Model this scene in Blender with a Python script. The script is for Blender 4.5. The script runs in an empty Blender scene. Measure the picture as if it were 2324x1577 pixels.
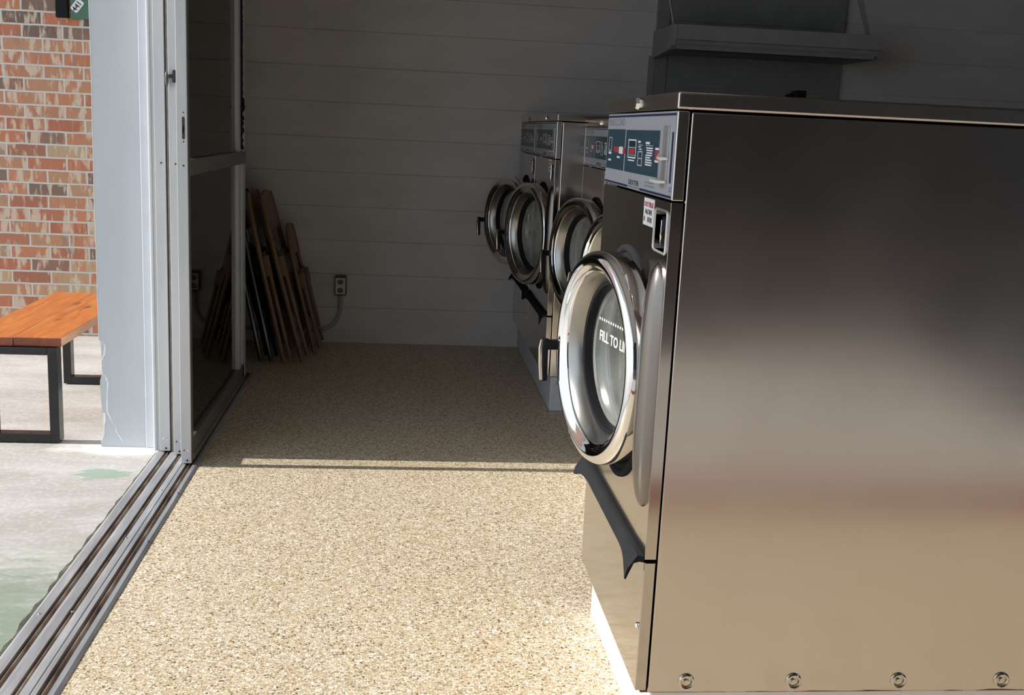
import bpy, bmesh, math, random
from mathutils import Vector, Matrix
random.seed(7)
C = bpy.context.scene.collection
PI = math.pi

# ------------------------------------------------------------------ camera
W, H = 2324, 1577
f, yaw, pitch, roll = 2457.8, 0.10511, 0.19706, 0.04732
cy, sy, cp, sp = math.cos(yaw), math.sin(yaw), math.cos(pitch), math.sin(pitch)
fwd = Vector((sy*cp, cy*cp, -sp)); rt = Vector((cy, -sy, 0)); up = rt.cross(fwd)
cr, sr = math.cos(roll), math.sin(roll)
r2 = rt*cr+up*sr; u2 = -rt*sr+up*cr
cd = bpy.data.cameras.new('camera'); cam = bpy.data.objects.new('camera', cd); C.objects.link(cam)
m = Matrix(((r2.x, u2.x, -fwd.x), (r2.y, u2.y, -fwd.y), (r2.z, u2.z, -fwd.z))).to_4x4()
m.translation = Vector((0, 0, 1.16)); cam.matrix_world = m
cd.sensor_width = 36; cd.lens = 36*f/W; cd.clip_start = 0.02
bpy.context.scene.camera = cam

# ------------------------------------------------------------------ light
vs = bpy.context.scene.view_settings
vs.view_transform = 'Standard'; vs.look = 'None'; vs.gamma = 1; vs.use_curve_mapping = False
vs.exposure = 0.0
wd = bpy.data.worlds.new('world'); bpy.context.scene.world = wd; wd.use_nodes = True
bg = wd.node_tree.nodes['Background']; bg.inputs[0].default_value = (0.80, 0.89, 1.0, 1); bg.inputs[1].default_value = 1.4
sd = bpy.data.lights.new('sun', 'SUN'); sd.energy = 5.9; sd.angle = 0.0092; sd.color = (1, 0.955, 0.88)
so = bpy.data.objects.new('sun', sd); C.objects.link(so)
so.rotation_euler = Vector((1, 0, -0.60)).to_track_quat('-Z', 'Y').to_euler(); so.location = (-4, 2, 5)

# ------------------------------------------------------------------ materials
class N:
    def __init__(s, name):
        s.m = bpy.data.materials.new(name); s.m.use_nodes = True
        s.t = s.m.node_tree; s.n = s.t.nodes; s.b = s.n['Principled BSDF']; s.out = s.n['Material Output']
    def new(s, typ, **kw):
        n = s.n.new(typ)
        for k, v in kw.items(): setattr(n, k, v)
        return n
    def link(s, a, b): s.t.links.new(a, b)
    def pos(s, scale=(1, 1, 1), loc=(0, 0, 0)):
        g = s.new('ShaderNodeNewGeometry'); mp = s.new('ShaderNodeMapping')
        mp.inputs['Scale'].default_value = scale; mp.inputs['Location'].default_value = loc
        s.link(g.outputs['Position'], mp.inputs[0]); return mp.outputs[0]
    def obj(s, scale=(1, 1, 1), loc=(0, 0, 0)):
        g = s.new('ShaderNodeTexCoord'); mp = s.new('ShaderNodeMapping')
        mp.inputs['Scale'].default_value = scale; mp.inputs['Location'].default_value = loc
        s.link(g.outputs['Object'], mp.inputs[0]); return mp.outputs[0]
    def noise(s, vec, scale, detail=4, rough=.55, dist=0):
        n = s.new('ShaderNodeTexNoise'); s.link(vec, n.inputs['Vector'])
        n.inputs['Scale'].default_value = scale; n.inputs['Detail'].default_value = detail
        n.inputs['Roughness'].default_value = rough; n.inputs['Distortion'].default_value = dist
        return n.outputs['Fac']
    def ramp(s, fac, stops, interp='LINEAR'):
        r = s.new('ShaderNodeValToRGB'); r.color_ramp.interpolation = interp
        e = r.color_ramp.elements
        while len(e) < len(stops): e.new(0.5)
        for i, (p, c) in enumerate(stops):
            e[i].position = p; e[i].color = (*c, 1) if len(c) == 3 else c
        s.link(fac, r.inputs[0]); return r.outputs[0]
    def mix(s, fac, a, b, mode='MIX'):
        n = s.new('ShaderNodeMix', data_type='RGBA', blend_type=mode)
        for i, v in ((0, fac), (6, a), (7, b)):
            if isinstance(v, (int, float)): n.inputs[i].default_value = v
            elif isinstance(v, tuple): n.inputs[i].default_value = (*v, 1)
            else: s.link(v, n.inputs[i])
        return n.outputs[2]
    def math(s, op, a, b=None):
        n = s.new('ShaderNodeMath', operation=op)
        for i, v in ((0, a), (1, b)):
            if v is None: continue
            if isinstance(v, (int, float)): n.inputs[i].default_value = v
            else: s.link(v, n.inputs[i])
        return n.outputs[0]
    def bump(s, h, strength, dist=.002):
        b = s.new('ShaderNodeBump'); b.inputs['Strength'].default_value = strength
        b.inputs['Distance'].default_value = dist; s.link(h, b.inputs['Height'])
        s.link(b.outputs[0], s.b.inputs['Normal']); return b
    def set(s, **kw):
        for k, v in kw.items():
            i = s.b.inputs[k.replace('_', ' ')]
            if isinstance(v, (int, float)): i.default_value = v
            elif isinstance(v, tuple): i.default_value = (*v, 1) if len(v) == 3 else v
            else: s.link(v, i)
        return s

def plain(name, col, rough=.5, metal=0, var=.08, scale=12, bump=0):
    a = N(name); v = a.obj()
    n = a.noise(v, scale)
    c = a.ramp(n, [(0.3, tuple(x*(1-var) for x in col)), (0.7, tuple(min(1, x*(1+var)) for x in col))])
    a.set(Base_Color=c, Roughness=rough, Metallic=metal)
    if bump: a.bump(a.noise(v, scale*8), bump)
    return a.m

def matte(name, col, rough, spec):
    m_ = plain(name, col, rough); m_.node_tree.nodes['Principled BSDF'].inputs['Specular IOR Level'].default_value = spec; return m_
def steel(name, col, r0, r1, streak=(1, 1, 30), bump=.02, aniso=0):
    a = N(name); v = a.obj(streak); n = a.noise(v, 2.2, 5, .6); n2 = a.noise(a.obj(), 1.7, 3)
    c = a.mix(n, tuple(x*.93 for x in col), col)
    rr = a.new('ShaderNodeMapRange'); a.link(n2, rr.inputs[0]); rr.inputs[1].default_value = .3; rr.inputs[2].default_value = .7
    rr.inputs[3].default_value = r0; rr.inputs[4].default_value = r1
    a.set(Base_Color=c, Metallic=1.0, Roughness=rr.outputs[0])
    a.bump(n, bump, .002)
    return a.m

M = {}
M['steel_side'] = steel('brushed_steel_side', (.66, .61, .56), .13, .24, (.25, .25, 5), .05)
M['steel_front'] = steel('brushed_steel_front', (.56, .52, .48), .09, .16, (1, 1.2, 1.2), .05)
M['steel_trim'] = steel('steel_trim', (.66, .61, .56), .16, .26)
M['pocket'] = plain('satin_nickel', (.52, .50, .50), .35, .6, .04)
M['steel_dimmed'] = steel('steel_painted_reflection', (.24, .22, .20), .22, .30)  # hinge cover steel darkened to stand in for dark surroundings mirrored in it
M['steel_dull'] = steel('dull_steel', (.36, .36, .34), .24, .34)
M['chrome'] = plain('chrome', (.86, .86, .88), .05, 1, .02)
M['drum'] = plain('drum_steel', (.86, .79, .66), .5, .6, .06, 20)
M['alu'] = N('painted_aluminium').m
a = N('painted_aluminium_frame'); n = a.noise(a.pos((1, 1, .15)), 9, 5)
a.set(Base_Color=a.ramp(n, [(.3, (.50, .52, .54)), (.55, (.62, .63, .64)), (.8, (.68, .69, .70))]), Roughness=.42, Metallic=.25); M['alu'] = a.m
M['alu_in'] = plain('dark_anodised_aluminium', (.20, .20, .19), .4, .5, .1)
a = N('track_aluminium'); n = a.noise(a.pos((6, .6, 1)), 6, 6)
a.set(Base_Color=a.ramp(n, [(.3, (.33, .34, .37)), (.6, (.52, .53, .56)), (.75, (.72, .72, .73))]), Roughness=.42, Metallic=.45); M['track'] = a.m
a = N('rusty_rail'); n = a.noise(a.pos((6, 1.5, 1)), 5, 4)
a.set(Base_Color=a.ramp(n, [(.35, (.10, .06, .045)), (.5, (.30, .19, .12)), (.7, (.55, .45, .36))]), Roughness=.6, Metallic=.3); M['rust_rail'] = a.m
M['black'] = matte('black_plastic', (.012, .012, .014), .3, .08)
M['rubber'] = matte('black_rubber', (.026, .027, .029), .6, .0)
M['white_paint'] = plain('white_gloss_paint', (.86, .87, .90), .45, 0, .03)
a = N('grey_paint_plinth'); n = a.noise(a.pos(), 14, 5); a.set(Base_Color=a.ramp(n, [(.3, (.50, .52, .56)), (.7, (.62, .64, .68))]), Roughness=.7); a.bump(n, .3, .004); M['plinth'] = a.m
M['red_paint'] = plain('red_brown_paint', (.22, .045, .03), .5, 0, .4, 30)
M['panel_grey'] = plain('control_panel_grey', (.40, .42, .46), .3, 0, .03)
M['panel_blue'] = plain('control_panel_blue', (.022, .062, .095), .35, 0, .03)
M['navy'] = plain('navy_ink', (.012, .02, .075), .4)
M['print_white'] = plain('print_white', (.78, .80, .82), .5)
M['print_dark'] = plain('print_dark', (.05, .05, .06), .5)
M['print_grey'] = plain('print_grey', (.20, .20, .22), .5)
M['print_red'] = plain('print_red', (.42, .03, .04), .5)
M['print_orange'] = plain('print_orange', (.36, .09, .03), .5)
M['display'] = plain('display_window', (.02, .03, .04), .15)
M['ivory'] = plain('ivory_plastic', (.66, .65, .60), .45)
M['brown_plastic'] = plain('brown_plastic', (.045, .028, .02), .35)
M['conduit'] = plain('painted_conduit', (.42, .41, .42), .5)

def schlick(a):
    lw = a.new('ShaderNodeLayerWeight'); lw.inputs[0].default_value = .5
    return a.math('ADD', a.math('MULTIPLY', a.math('POWER', lw.outputs['Facing'], 5.0), .9), .04)
a = N('clear_glass'); g = a.new('ShaderNodeBsdfTransparent'); g.inputs[0].default_value = (.97, .98, .98, 1)
gl = a.new('ShaderNodeBsdfGlossy'); gl.inputs['Roughness'].default_value = .03
mx = a.new('ShaderNodeMixShader'); a.link(schlick(a), mx.inputs[0]); a.link(g.outputs[0], mx.inputs[1]); a.link(gl.outputs[0], mx.inputs[2])
a.link(mx.outputs[0], a.out.inputs[0]); M['glass'] = a.m
a = N('tinted_glass'); g = a.new('ShaderNodeBsdfTransparent'); g.inputs[0].default_value = (.975, .985, .98, 1)
gl = a.new('ShaderNodeBsdfGlossy'); gl.inputs['Roughness'].default_value = .02
fr = a.new('ShaderNodeFresnel'); fr.inputs[0].default_value = 1.5
mx = a.new('ShaderNodeMixShader'); a.link(fr.outputs[0], mx.inputs[0]); a.link(g.outputs[0], mx.inputs[1]); a.link(gl.outputs[0], mx.inputs[2])
a.link(mx.outputs[0], a.out.inputs[0]); M['door_glass'] = a.m
a = N('bowl_glass_painted_light'); g = a.new('ShaderNodeBsdfTransparent'); g.inputs[0].default_value = (.93, .95, .94, 1)  # pale diffuse share painted in for sunlight caught by the bowl
gl = a.new('ShaderNodeBsdfGlossy'); gl.inputs['Roughness'].default_value = .05
df = a.new('ShaderNodeBsdfDiffuse'); df.inputs[0].default_value = (.72, .72, .68, 1)
lit_mix = a.ramp(a.noise(a.obj((1, 1, 1)), 9, 5), [(.3, (.18, .18, .18)), (.7, (.42, .42, .42))])
m1 = a.new('ShaderNodeMixShader'); a.link(lit_mix, m1.inputs[0]); a.link(g.outputs[0], m1.inputs[1]); a.link(df.outputs[0], m1.inputs[2])
mx = a.new('ShaderNodeMixShader'); a.link(schlick(a), mx.inputs[0]); a.link(m1.outputs[0], mx.inputs[1]); a.link(gl.outputs[0], mx.inputs[2])
a.link(mx.outputs[0], a.out.inputs[0]); M['bowl'] = a.m

# pebble terrazzo floor
a = N('pebble_terrazzo'); p = a.pos()
nw = a.new('ShaderNodeTexNoise'); a.link(p, nw.inputs['Vector']); nw.inputs['Scale'].default_value = 60
va = a.new('ShaderNodeVectorMath', operation='MULTIPLY_ADD'); a.link(nw.outputs['Color'], va.inputs[0]); va.inputs[1].default_value = (.012, .012, .012); a.link(p, va.inputs[2])
v1 = a.new('ShaderNodeTexVoronoi'); a.link(va.outputs[0], v1.inputs['Vector']); v1.inputs['Scale'].default_value = 165
sep = a.new('ShaderNodeSeparateColor'); a.link(v1.outputs['Color'], sep.inputs[0])
peb = a.ramp(sep.outputs[0], [(0, (.10, .065, .035)), (.08, (.25, .17, .09)), (.24, (.47, .36, .21)), (.48, (.62, .52, .36)), (.68, (.76, .69, .55)), (.88, (.90, .87, .80)), (1, (.92, .91, .88))])
v2 = a.new('ShaderNodeTexVoronoi'); a.link(va.outputs[0], v2.inputs['Vector']); v2.inputs['Scale'].default_value = 330
sep2 = a.new('ShaderNodeSeparateColor'); a.link(v2.outputs['Color'], sep2.inputs[0])
small = a.ramp(sep2.outputs[1], [(0, (.30, .23, .15)), (.5, (.58, .50, .37)), (1, (.76, .71, .60))])
edge = a.math('GREATER_THAN', v1.outputs['Distance'], .50)
big = a.noise(p, 1.3, 5)
c = a.mix(edge, peb, small)
c = a.mix(a.math('MULTIPLY', big, .35), c, (.84, .62, .36), 'MULTIPLY')
a.set(Base_Color=c, Roughness=.55); a.bump(v1.outputs['Distance'], .25, .002); M['floor'] = a.m

# worn concrete with green paint remnants
a = N('worn_concrete'); p = a.pos(); ps = a.pos((.7, 2.2, 1))
n1 = a.noise(ps, 2.2, 8, .62, .4); n2 = a.noise(p, 60, 4); n3 = a.noise(ps, 9, 6, .7, .8)
base = a.ramp(n1, [(.3, (.37, .345, .325)), (.5, (.46, .44, .42)), (.65, (.56, .545, .53))])
base = a.mix(a.ramp(n2, [(.5, (0, 0, 0)), (.75, (.6, .6, .6))]), base, (.68, .67, .65))
base = a.mix(a.ramp(a.noise(a.pos((1,1.6,1)), 150, 3), [(.30, (.55, .55, .55)), (.42, (0, 0, 0))]), base, (.26, .25, .24))
base = a.mix(a.ramp(n3, [(.28, (1, 1, 1)), (.36, (0, 0, 0))]), base, (.30, .27, .24))
def blob(cx, cy, rx, ry, soft=.35):
    d = a.new('ShaderNodeVectorMath', operation='SUBTRACT'); a.link(p, d.inputs[0]); d.inputs[1].default_value = (cx, cy, 0)
    s_ = a.new('ShaderNodeVectorMath', operation='DIVIDE'); a.link(d.outputs[0], s_.inputs[0]); s_.inputs[1].default_value = (rx, ry, 1)
    l = a.new('ShaderNodeVectorMath', operation='LENGTH'); a.link(s_.outputs[0], l.inputs[0])
    q = a.math('ADD', l.outputs['Value'], a.math('MULTIPLY', a.math('SUBTRACT', n3, .5), 3.0 if rx < .1 else 1.9))
    r = a.new('ShaderNodeMapRange'); a.link(q, r.inputs[0]); r.inputs[1].default_value = 1-soft; r.inputs[2].default_value = 1+soft
    r.inputs[3].default_value = 1; r.inputs[4].default_value = 0; return r.outputs[0]
g1 = blob(-.96, 3.51, .085, .05, .10); g2 = blob(-.98, 2.15, .30, .56, .35)
base = a.mix(a.math('MULTIPLY', g1, .85), base, (.27, .37, .30))
base = a.mix(a.math('MULTIPLY', g2, .8), base, (.19, .26, .19))
w1 = blob(-.95, 3.80, .20, .075, .4); base = a.mix(a.math('MULTIPLY', w1, .85), base, (.84, .82, .79))
a.set(Base_Color=base, Roughness=.8); a.bump(n3, .4, .006); M['concrete'] = a.m

a = N('dirt_edge'); n = a.noise(a.pos((1, .6, 1)), 26, 6); a.set(Base_Color=a.ramp(n, [(.3, (.02, .02, .012)), (.55, (.06, .06, .04)), (.78, (.20, .19, .15))]), Roughness=.95); a.bump(n, .8, .01); M['dirt'] = a.m

# brick
a = N('reclaimed_brick')
g = a.new('ShaderNodeNewGeometry'); sx = a.new('ShaderNodeSeparateXYZ'); a.link(g.outputs['Position'], sx.inputs[0])
cx = a.new('ShaderNodeCombineXYZ'); a.link(a.math('ADD', sx.outputs[0], 1.8115+19.5), cx.inputs[0]); a.link(a.math('ADD', sx.outputs[2], -1.506+.065*40), cx.inputs[1])
wob = a.new('ShaderNodeTexNoise'); a.link(cx.outputs[0], wob.inputs['Vector']); wob.inputs['Scale'].default_value = 14
vw = a.new('ShaderNodeVectorMath', operation='MULTIPLY_ADD'); a.link(wob.outputs['Color'], vw.inputs[0]); vw.inputs[1].default_value = (.006, .006, 0); a.link(cx.outputs[0], vw.inputs[2])
bt = a.new('ShaderNodeTexBrick'); a.link(vw.outputs[0], bt.inputs['Vector'])
bt.inputs['Color1'].default_value = (0, 0, 0, 1); bt.inputs['Color2'].default_value = (1, 1, 1, 1); bt.inputs['Mortar'].default_value = (.5, .5, .5, 1)
bt.inputs['Scale'].default_value = 1; bt.inputs['Brick Width'].default_value = .195; bt.inputs['Row Height'].default_value = .065
bt.inputs['Mortar Size'].default_value = .0052; bt.inputs['Mortar Smooth'].default_value = .15; bt.inputs['Bias'].default_value = 0
bc = a.ramp(bt.outputs['Color'], [(0, (.07, .055, .05)), (.10, (.20, .13, .10)), (.2, (.40, .13, .07)), (.42, (.50, .17, .085)), (.6, (.46, .24, .13)), (.78, (.42, .15, .09)), (.9, (.50, .38, .22)), (1, (.30, .20, .14))])
pn = a.pos((1, 1, 1))
def offs(v, k):
    q = a.new('ShaderNodeVectorMath', operation='MULTIPLY_ADD'); a.link(bt.outputs['Color'], q.inputs[0]); q.inputs[1].default_value = (k, k*1.7, k*.6); a.link(v, q.inputs[2]); return q.outputs[0]
na = a.noise(offs(a.pos((2.2, 1, .6)), 31), 14, 4, .5, .3); nb = a.noise(offs(a.pos((2.6, 1, .6)), 17), 18, 4, .5, .2); nc = a.noise(pn, 5, 3)
bc = a.mix(a.ramp(na, [(.52, (0, 0, 0)), (.60, (.8, .8, .8))]), bc, (.66, .56, .44))
bc = a.mix(a.ramp(nb, [(.56, (0, 0, 0)), (.66, (.8, .8, .8))]), bc, (.58, .20, .10))
bc = a.mix(a.ramp(nc, [(.62, (0, 0, 0)), (.75, (.6, .6, .6))]), bc, (.16, .12, .10))
bc = a.mix(.10, bc, (.52, .38, .30))
cc = a.mix(bt.outputs['Fac'], bc, (.60, .57, .52))
a.set(Base_Color=cc, Roughness=.85)
hgt = a.math('ADD', a.math('MULTIPLY', bt.outputs['Fac'], -1), a.math('MULTIPLY', nb, .5)); a.bump(hgt, .8, .008); M['brick'] = a.m

# painted siding
def siding(name, col, z0=.012, pitchz=.179):
    a = N(name); g = a.new('ShaderNodeNewGeometry'); s_ = a.new('ShaderNodeSeparateXYZ'); a.link(g.outputs['Position'], s_.inputs[0])
    n = a.noise(a.pos((1, 1, 3)), 3, 5)
    z = a.math('ADD', s_.outputs[2], -z0)
    fr_ = a.math('ABSOLUTE', a.math('SUBTRACT', a.math('FRACT', a.math('DIVIDE', a.math('ADD', z, pitchz*.5), pitchz)), .5))
    groove = a.new('ShaderNodeMapRange'); a.link(fr_, groove.inputs[0]); groove.inputs[1].default_value = 0; groove.inputs[2].default_value = .018
    c = a.ramp(n, [(.3, tuple(x*.92 for x in col)), (.7, tuple(x*1.06 for x in col))])
    a.set(Base_Color=c, Roughness=.6); return a.m
M['siding'] = siding('painted_siding', (.68, .665, .66))
M['inner_panel'] = plain('painted_panel', (.26, .265, .26), .6)
M['shelf'] = plain('painted_shelf', (.33, .31, .315), .55)
a = N('grey_blue_paint'); n = a.noise(a.pos((1, 1, .4)), 5, 6); n2 = a.noise(a.pos(), 160, 2)
a.set(Base_Color=a.ramp(n, [(.3, (.55, .60, .64)), (.7, (.60, .65, .70))]), Roughness=.55); a.bump(n2, .15, .001); M['pillar'] = a.m
M['trim_paint'] = plain('light_trim_paint', (.62, .655, .70), .5, 0, .04)
M['dusty'] = plain('dusty_beige_metal', (.42, .38, .35), .5, 0, .2, 30)
M['plaster'] = plain('bare_plaster', (.93, .93, .91), .8, 0, .06, 30)
M['bounce_cut'] = plain('bounce_cut_dark', (.05, .05, .05), .8)  # near black on unseen surfaces, to cut bounce light
M['ceiling'] = plain('ceiling_paint', (.56, .55, .53), .8)
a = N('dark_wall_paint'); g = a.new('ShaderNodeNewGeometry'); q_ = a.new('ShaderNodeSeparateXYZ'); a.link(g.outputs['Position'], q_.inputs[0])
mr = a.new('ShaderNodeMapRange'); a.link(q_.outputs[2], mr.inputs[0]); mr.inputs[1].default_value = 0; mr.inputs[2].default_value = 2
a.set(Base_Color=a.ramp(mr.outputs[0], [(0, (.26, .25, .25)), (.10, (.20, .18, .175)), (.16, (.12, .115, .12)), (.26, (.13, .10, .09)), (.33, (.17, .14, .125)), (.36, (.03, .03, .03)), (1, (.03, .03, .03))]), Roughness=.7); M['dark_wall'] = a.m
# wood
def wood(name, c0, c1, c2, rough=.35, axis=(8, 1, 8), sc=4):
    a = N(name); v = a.obj(axis); n = a.noise(v, sc, 8, .6, 1.2); n2 = a.noise(a.obj(), 3, 3)
    k = a.ramp(n, [(.3, c0), (.5, c1), (.72, c2)]); k = a.mix(a.math('MULTIPLY', n2, .5), k, c1)
    a.set(Base_Color=k, Roughness=rough); a.bump(n, .08, .001); return a
a = wood('stained_pine', (.36, .085, .012), (.52, .15, .024), (.66, .24, .05), .3)
v = a.new('ShaderNodeTexVoronoi'); a.link(a.obj((9, 3.2, 1)), v.inputs['Vector']); v.inputs['Scale'].default_value = 1
col = a.b.inputs['Base Color'].links[0].from_socket
kn = a.ramp(v.outputs['Distance'], [(.10, (1, 1, 1)), (.16, (0, 0, 0))])
a.set(Base_Color=a.mix(a.math('MULTIPLY', kn, .8), col, (.17, .045, .014))); M['pine'] = a.m
M['pine_edge'] = wood('pine_end_grain', (.20, .055, .022), (.27, .075, .03), (.34, .10, .045), .5).m
M['pine_side_lit'] = wood('pine_side_lit', (.52, .25, .13), (.62, .34, .19), (.70, .42, .26), .45).m  # plank sides lightened, reflected light put into the wood colour
M['chair_wood'] = wood('varnished_chair_wood', (.13, .075, .038), (.20, .12, .06), (.28, .18, .10), .4, (8, 8, 1)).m
M['chair_seat'] = plain('brown_vinyl', (.10, .055, .032), .5)
M['black_metal'] = plain('black_painted_steel', (.016, .017, .019), .14, .1, .2)
M['sign_green'] = plain('sign_green', (.06, .16, .10), .5)

# ------------------------------------------------------------------ mesh helpers
def obj(name, bm, mat, parent=None, smooth=False, bevel=0, seg=2):
    me = bpy.data.meshes.new(name); bm.normal_update(); bm.to_mesh(me); bm.free()
    o = bpy.data.objects.new(name, me); C.objects.link(o); me.materials.append(M[mat] if isinstance(mat, str) else mat)
    if parent: o.parent = parent
    if smooth:
        for p_ in me.polygons: p_.use_smooth = True
        if smooth == 'auto':
            me.set_sharp_from_angle(angle=math.radians(38))
    if bevel:
        b = o.modifiers.new('bevel', 'BEVEL'); b.width = bevel; b.segments = seg; b.limit_method = 'ANGLE'; b.angle_limit = math.radians(40)
    return o
def BM(): return bmesh.new()
def box(bm, x0, x1, y0, y1, z0, z1):
    v = [bm.verts.new(q) for q in ((x0,y0,z0),(x1,y0,z0),(x1,y1,z0),(x0,y1,z0),(x0,y0,z1),(x1,y0,z1),(x1,y1,z1),(x0,y1,z1))]
    for q in ((0,3,2,1),(4,5,6,7),(0,1,5,4),(1,2,6,5),(2,3,7,6),(3,0,4,7)): bm.faces.new([v[i] for i in q])
    return v
def prism(bm, pts, axis, a0, a1):
    """polygon pts extruded along axis (0 x, 1 y, 2 z)"""
    def mk(p_, t):
        q = list(p_); q.insert(axis, t); return bm.verts.new(q)
    A = [mk(p_, a0) for p_ in pts]; B = [mk(p_, a1) for p_ in pts]; n = len(pts)
    fs = [bm.faces.new(A), bm.faces.new(B[::-1])]
    for i in range(n): fs.append(bm.faces.new((A[i], B[i], B[(i+1) % n], A[(i+1) % n])))
    bmesh.ops.recalc_face_normals(bm, faces=fs)
def tube(bm, pts, r, n=10, caps=True, rz=None):
    pts = [Vector(p_) for p_ in pts]; rings = []
    prev = None
    for i, p_ in enumerate(pts):
        d = (pts[min(i+1, len(pts)-1)]-pts[max(i-1, 0)]).normalized()
        if prev is None:
            s_ = d.cross(Vector((0, 0, 1)));
            if s_.length < .1: s_ = d.cross(Vector((0, 1, 0)))
        else: s_ = prev-d*prev.dot(d)
        s_.normalize(); prev = s_; t_ = d.cross(s_)
        rr = r[i] if isinstance(r, (list, tuple)) else r
        rings.append([bm.verts.new(p_+(s_*math.cos(2*PI*k/n)+t_*math.sin(2*PI*k/n)*(rz or 1))*rr) for k in range(n)])
    fs = []
    for A, B in zip(rings, rings[1:]):
        for k in range(n): fs.append(bm.faces.new((A[k], A[(k+1) % n], B[(k+1) % n], B[k])))
    if caps: fs += [bm.faces.new(rings[0][::-1]), bm.faces.new(rings[-1])]
    bmesh.ops.recalc_face_normals(bm, faces=fs)
def lathe(bm, prof, cy_, cz_, n=72, close=False):
    """profile (r, x) revolved about the x axis through (cy, cz)"""
    rings = []
    for r, x in prof:
        if r < 1e-6: rings.append([bm.verts.new((x, cy_, cz_))])
        else: rings.append([bm.verts.new((x, cy_+r*math.cos(2*PI*k/n), cz_+r*math.sin(2*PI*k/n))) for k in range(n)])
    pr = list(zip(rings, rings[1:]))
    if close: pr.append((rings[-1], rings[0]))
    fs = []
    for A, B in pr:
        for k in range(n):
            k2 = (k+1) % n
            if len(A) == 1: fs.append(bm.faces.new((A[0], B[k2], B[k])))
            elif len(B) == 1: fs.append(bm.faces.new((A[k], A[k2], B[0])))
            else: fs.append(bm.faces.new((A[k], A[k2], B[k2], B[k])))
    bmesh.ops.recalc_face_normals(bm, faces=fs)
def bez(a_, b_, c_, d_, n=14):
    a_, b_, c_, d_ = map(Vector, (a_, b_, c_, d_))
    return [a_*(1-t)**3+b_*3*t*(1-t)**2+c_*3*t*t*(1-t)+d_*t**3 for t in [i/n for i in range(n+1)]]
def text(name, s_, size, mat, parent, loc, basis, outline=False, sx=1.0, ext=.0004, align='LEFT', bold=0):
    cu = bpy.data.curves.new(name, 'FONT'); cu.body = s_; cu.size = size; cu.extrude = ext; cu.align_x = align; cu.resolution_u = 3; cu.offset = bold
    tmp = bpy.data.objects.new('tmp', cu); C.objects.link(tmp)
    dg = bpy.context.evaluated_depsgraph_get(); dg.update()
    me = bpy.data.meshes.new_from_object(tmp.evaluated_get(dg)); bpy.data.objects.remove(tmp); bpy.data.curves.remove(cu)
    X_, Y_, Z_ = map(Vector, basis)
    T = Matrix(((X_.x*sx, Y_.x, Z_.x, loc[0]), (X_.y*sx, Y_.y, Z_.y, loc[1]), (X_.z*sx, Y_.z, Z_.z, loc[2]), (0, 0, 0, 1)))
    me.transform(T); me.materials.clear(); me.materials.append(M[mat]); me.name = name
    o = bpy.data.objects.new(name, me); C.objects.link(o)
    if parent: o.parent = parent
    return o
def tag(o, label, cat, group=None):
    o['label'] = label; o['category'] = cat
    if group: o['group'] = group
    return o
def struct(o, label=None):
    o['kind'] = 'structure'
    if label: o['label'] = label
    return o
def empty(name, loc=(0, 0, 0), rz=0):
    o = bpy.data.objects.new(name, None); C.objects.link(o); o.location = loc; o.rotation_euler = (0, 0, rz); o.empty_display_size = .1; return o
def dup(o, parent=None):
    c_ = o.copy(); C.objects.link(c_)
    if parent: c_.parent = parent; c_.matrix_parent_inverse = o.matrix_parent_inverse.copy()
    for ch in list(o.children): dup(ch, c_)
    return c_
def sbox(name, b, mat, label=None, bevel=0, parent=None):
    bm = BM(); box(bm, *b); o = obj(name, bm, mat, parent, bevel=bevel)
    if not parent: struct(o, label)
    return o

# ------------------------------------------------------------------ setting
bm = BM(); prism(bm, [(-.667, .40), (4.3, .40), (4.3, 5.86), (-.888, 5.86), (-.888, 5.0), (-.667, 5.0)], 2, -.08, 0)
struct(obj('floor', bm, 'floor'), 'pebbled tan terrazzo floor inside the laundry room')
bm = BM(); box(bm, -9, -.834, -9, 5.0, -.10, -.004); box(bm, -9, -.9, 5.0, 5.86, -.10, -.004); box(bm, -.834, 5, -9, .12, -.10, -.004)
struct(obj('pavement', bm, 'concrete'), 'worn pale concrete pavement with green paint stains outside the door')
sbox('trim_1', (-.667, 4.3, .12, .40, -.08, .002), 'red_paint', 'red painted strip at the front edge of the floor')
pts = [(5.95, -.05), (5.95, 3.0), (5.80, 3.0)]
for k in range(16, 0, -1):
    z = .012+.179*k; pts += [(5.80, z+.0025), (5.8045, z+.0005), (5.8045, z-.0005), (5.80, z-.0025)]
pts += [(5.80, -.05)]
bm = BM(); prism(bm, pts, 0, -.886, 4.4); struct(obj('wall_back', bm, 'siding'), 'grey painted horizontal board wall behind the machines')
sbox('wall_brick', (-5.2, -.886, 5.80, 6.02, -.05, 3.4), 'brick', 'mottled red and cream brick wall beyond the bench')
sbox('wall_right', (4.3, 4.45, .12, 5.8, -.05, 3.0), 'bounce_cut')
sbox('ceiling', (-1.045, 1.0, -2.2, 5.95, 2.75, 2.85), 'ceiling')
sbox('bounce_cut_ceiling', (1.0, 4.45, -2.2, 5.95, 2.75, 2.85), 'bounce_cut')  # unseen ceiling half, made dark to dim the back wall's right side
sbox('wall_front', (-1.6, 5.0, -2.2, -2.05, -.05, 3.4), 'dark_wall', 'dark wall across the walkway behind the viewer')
sbox('front_light_blocker', (2.9, 4.3, .12, .26, -.05, 2.75), 'dark_wall')  # unseen wall piece added to keep front light off the right side
sbox('eave', (-2.30, -1.045, 1.62, 6.1, 2.62, 2.78), 'trim_paint', 'roof overhang outside the sliding door')
sbox('eave_front', (-1.60, -1.045, -2.2, 1.62, 2.62, 2.78), 'trim_paint')
sbox('door_header', (-1.045, -.667, -2.2, 3.815, 2.42, 2.75), 'pillar')
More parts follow.
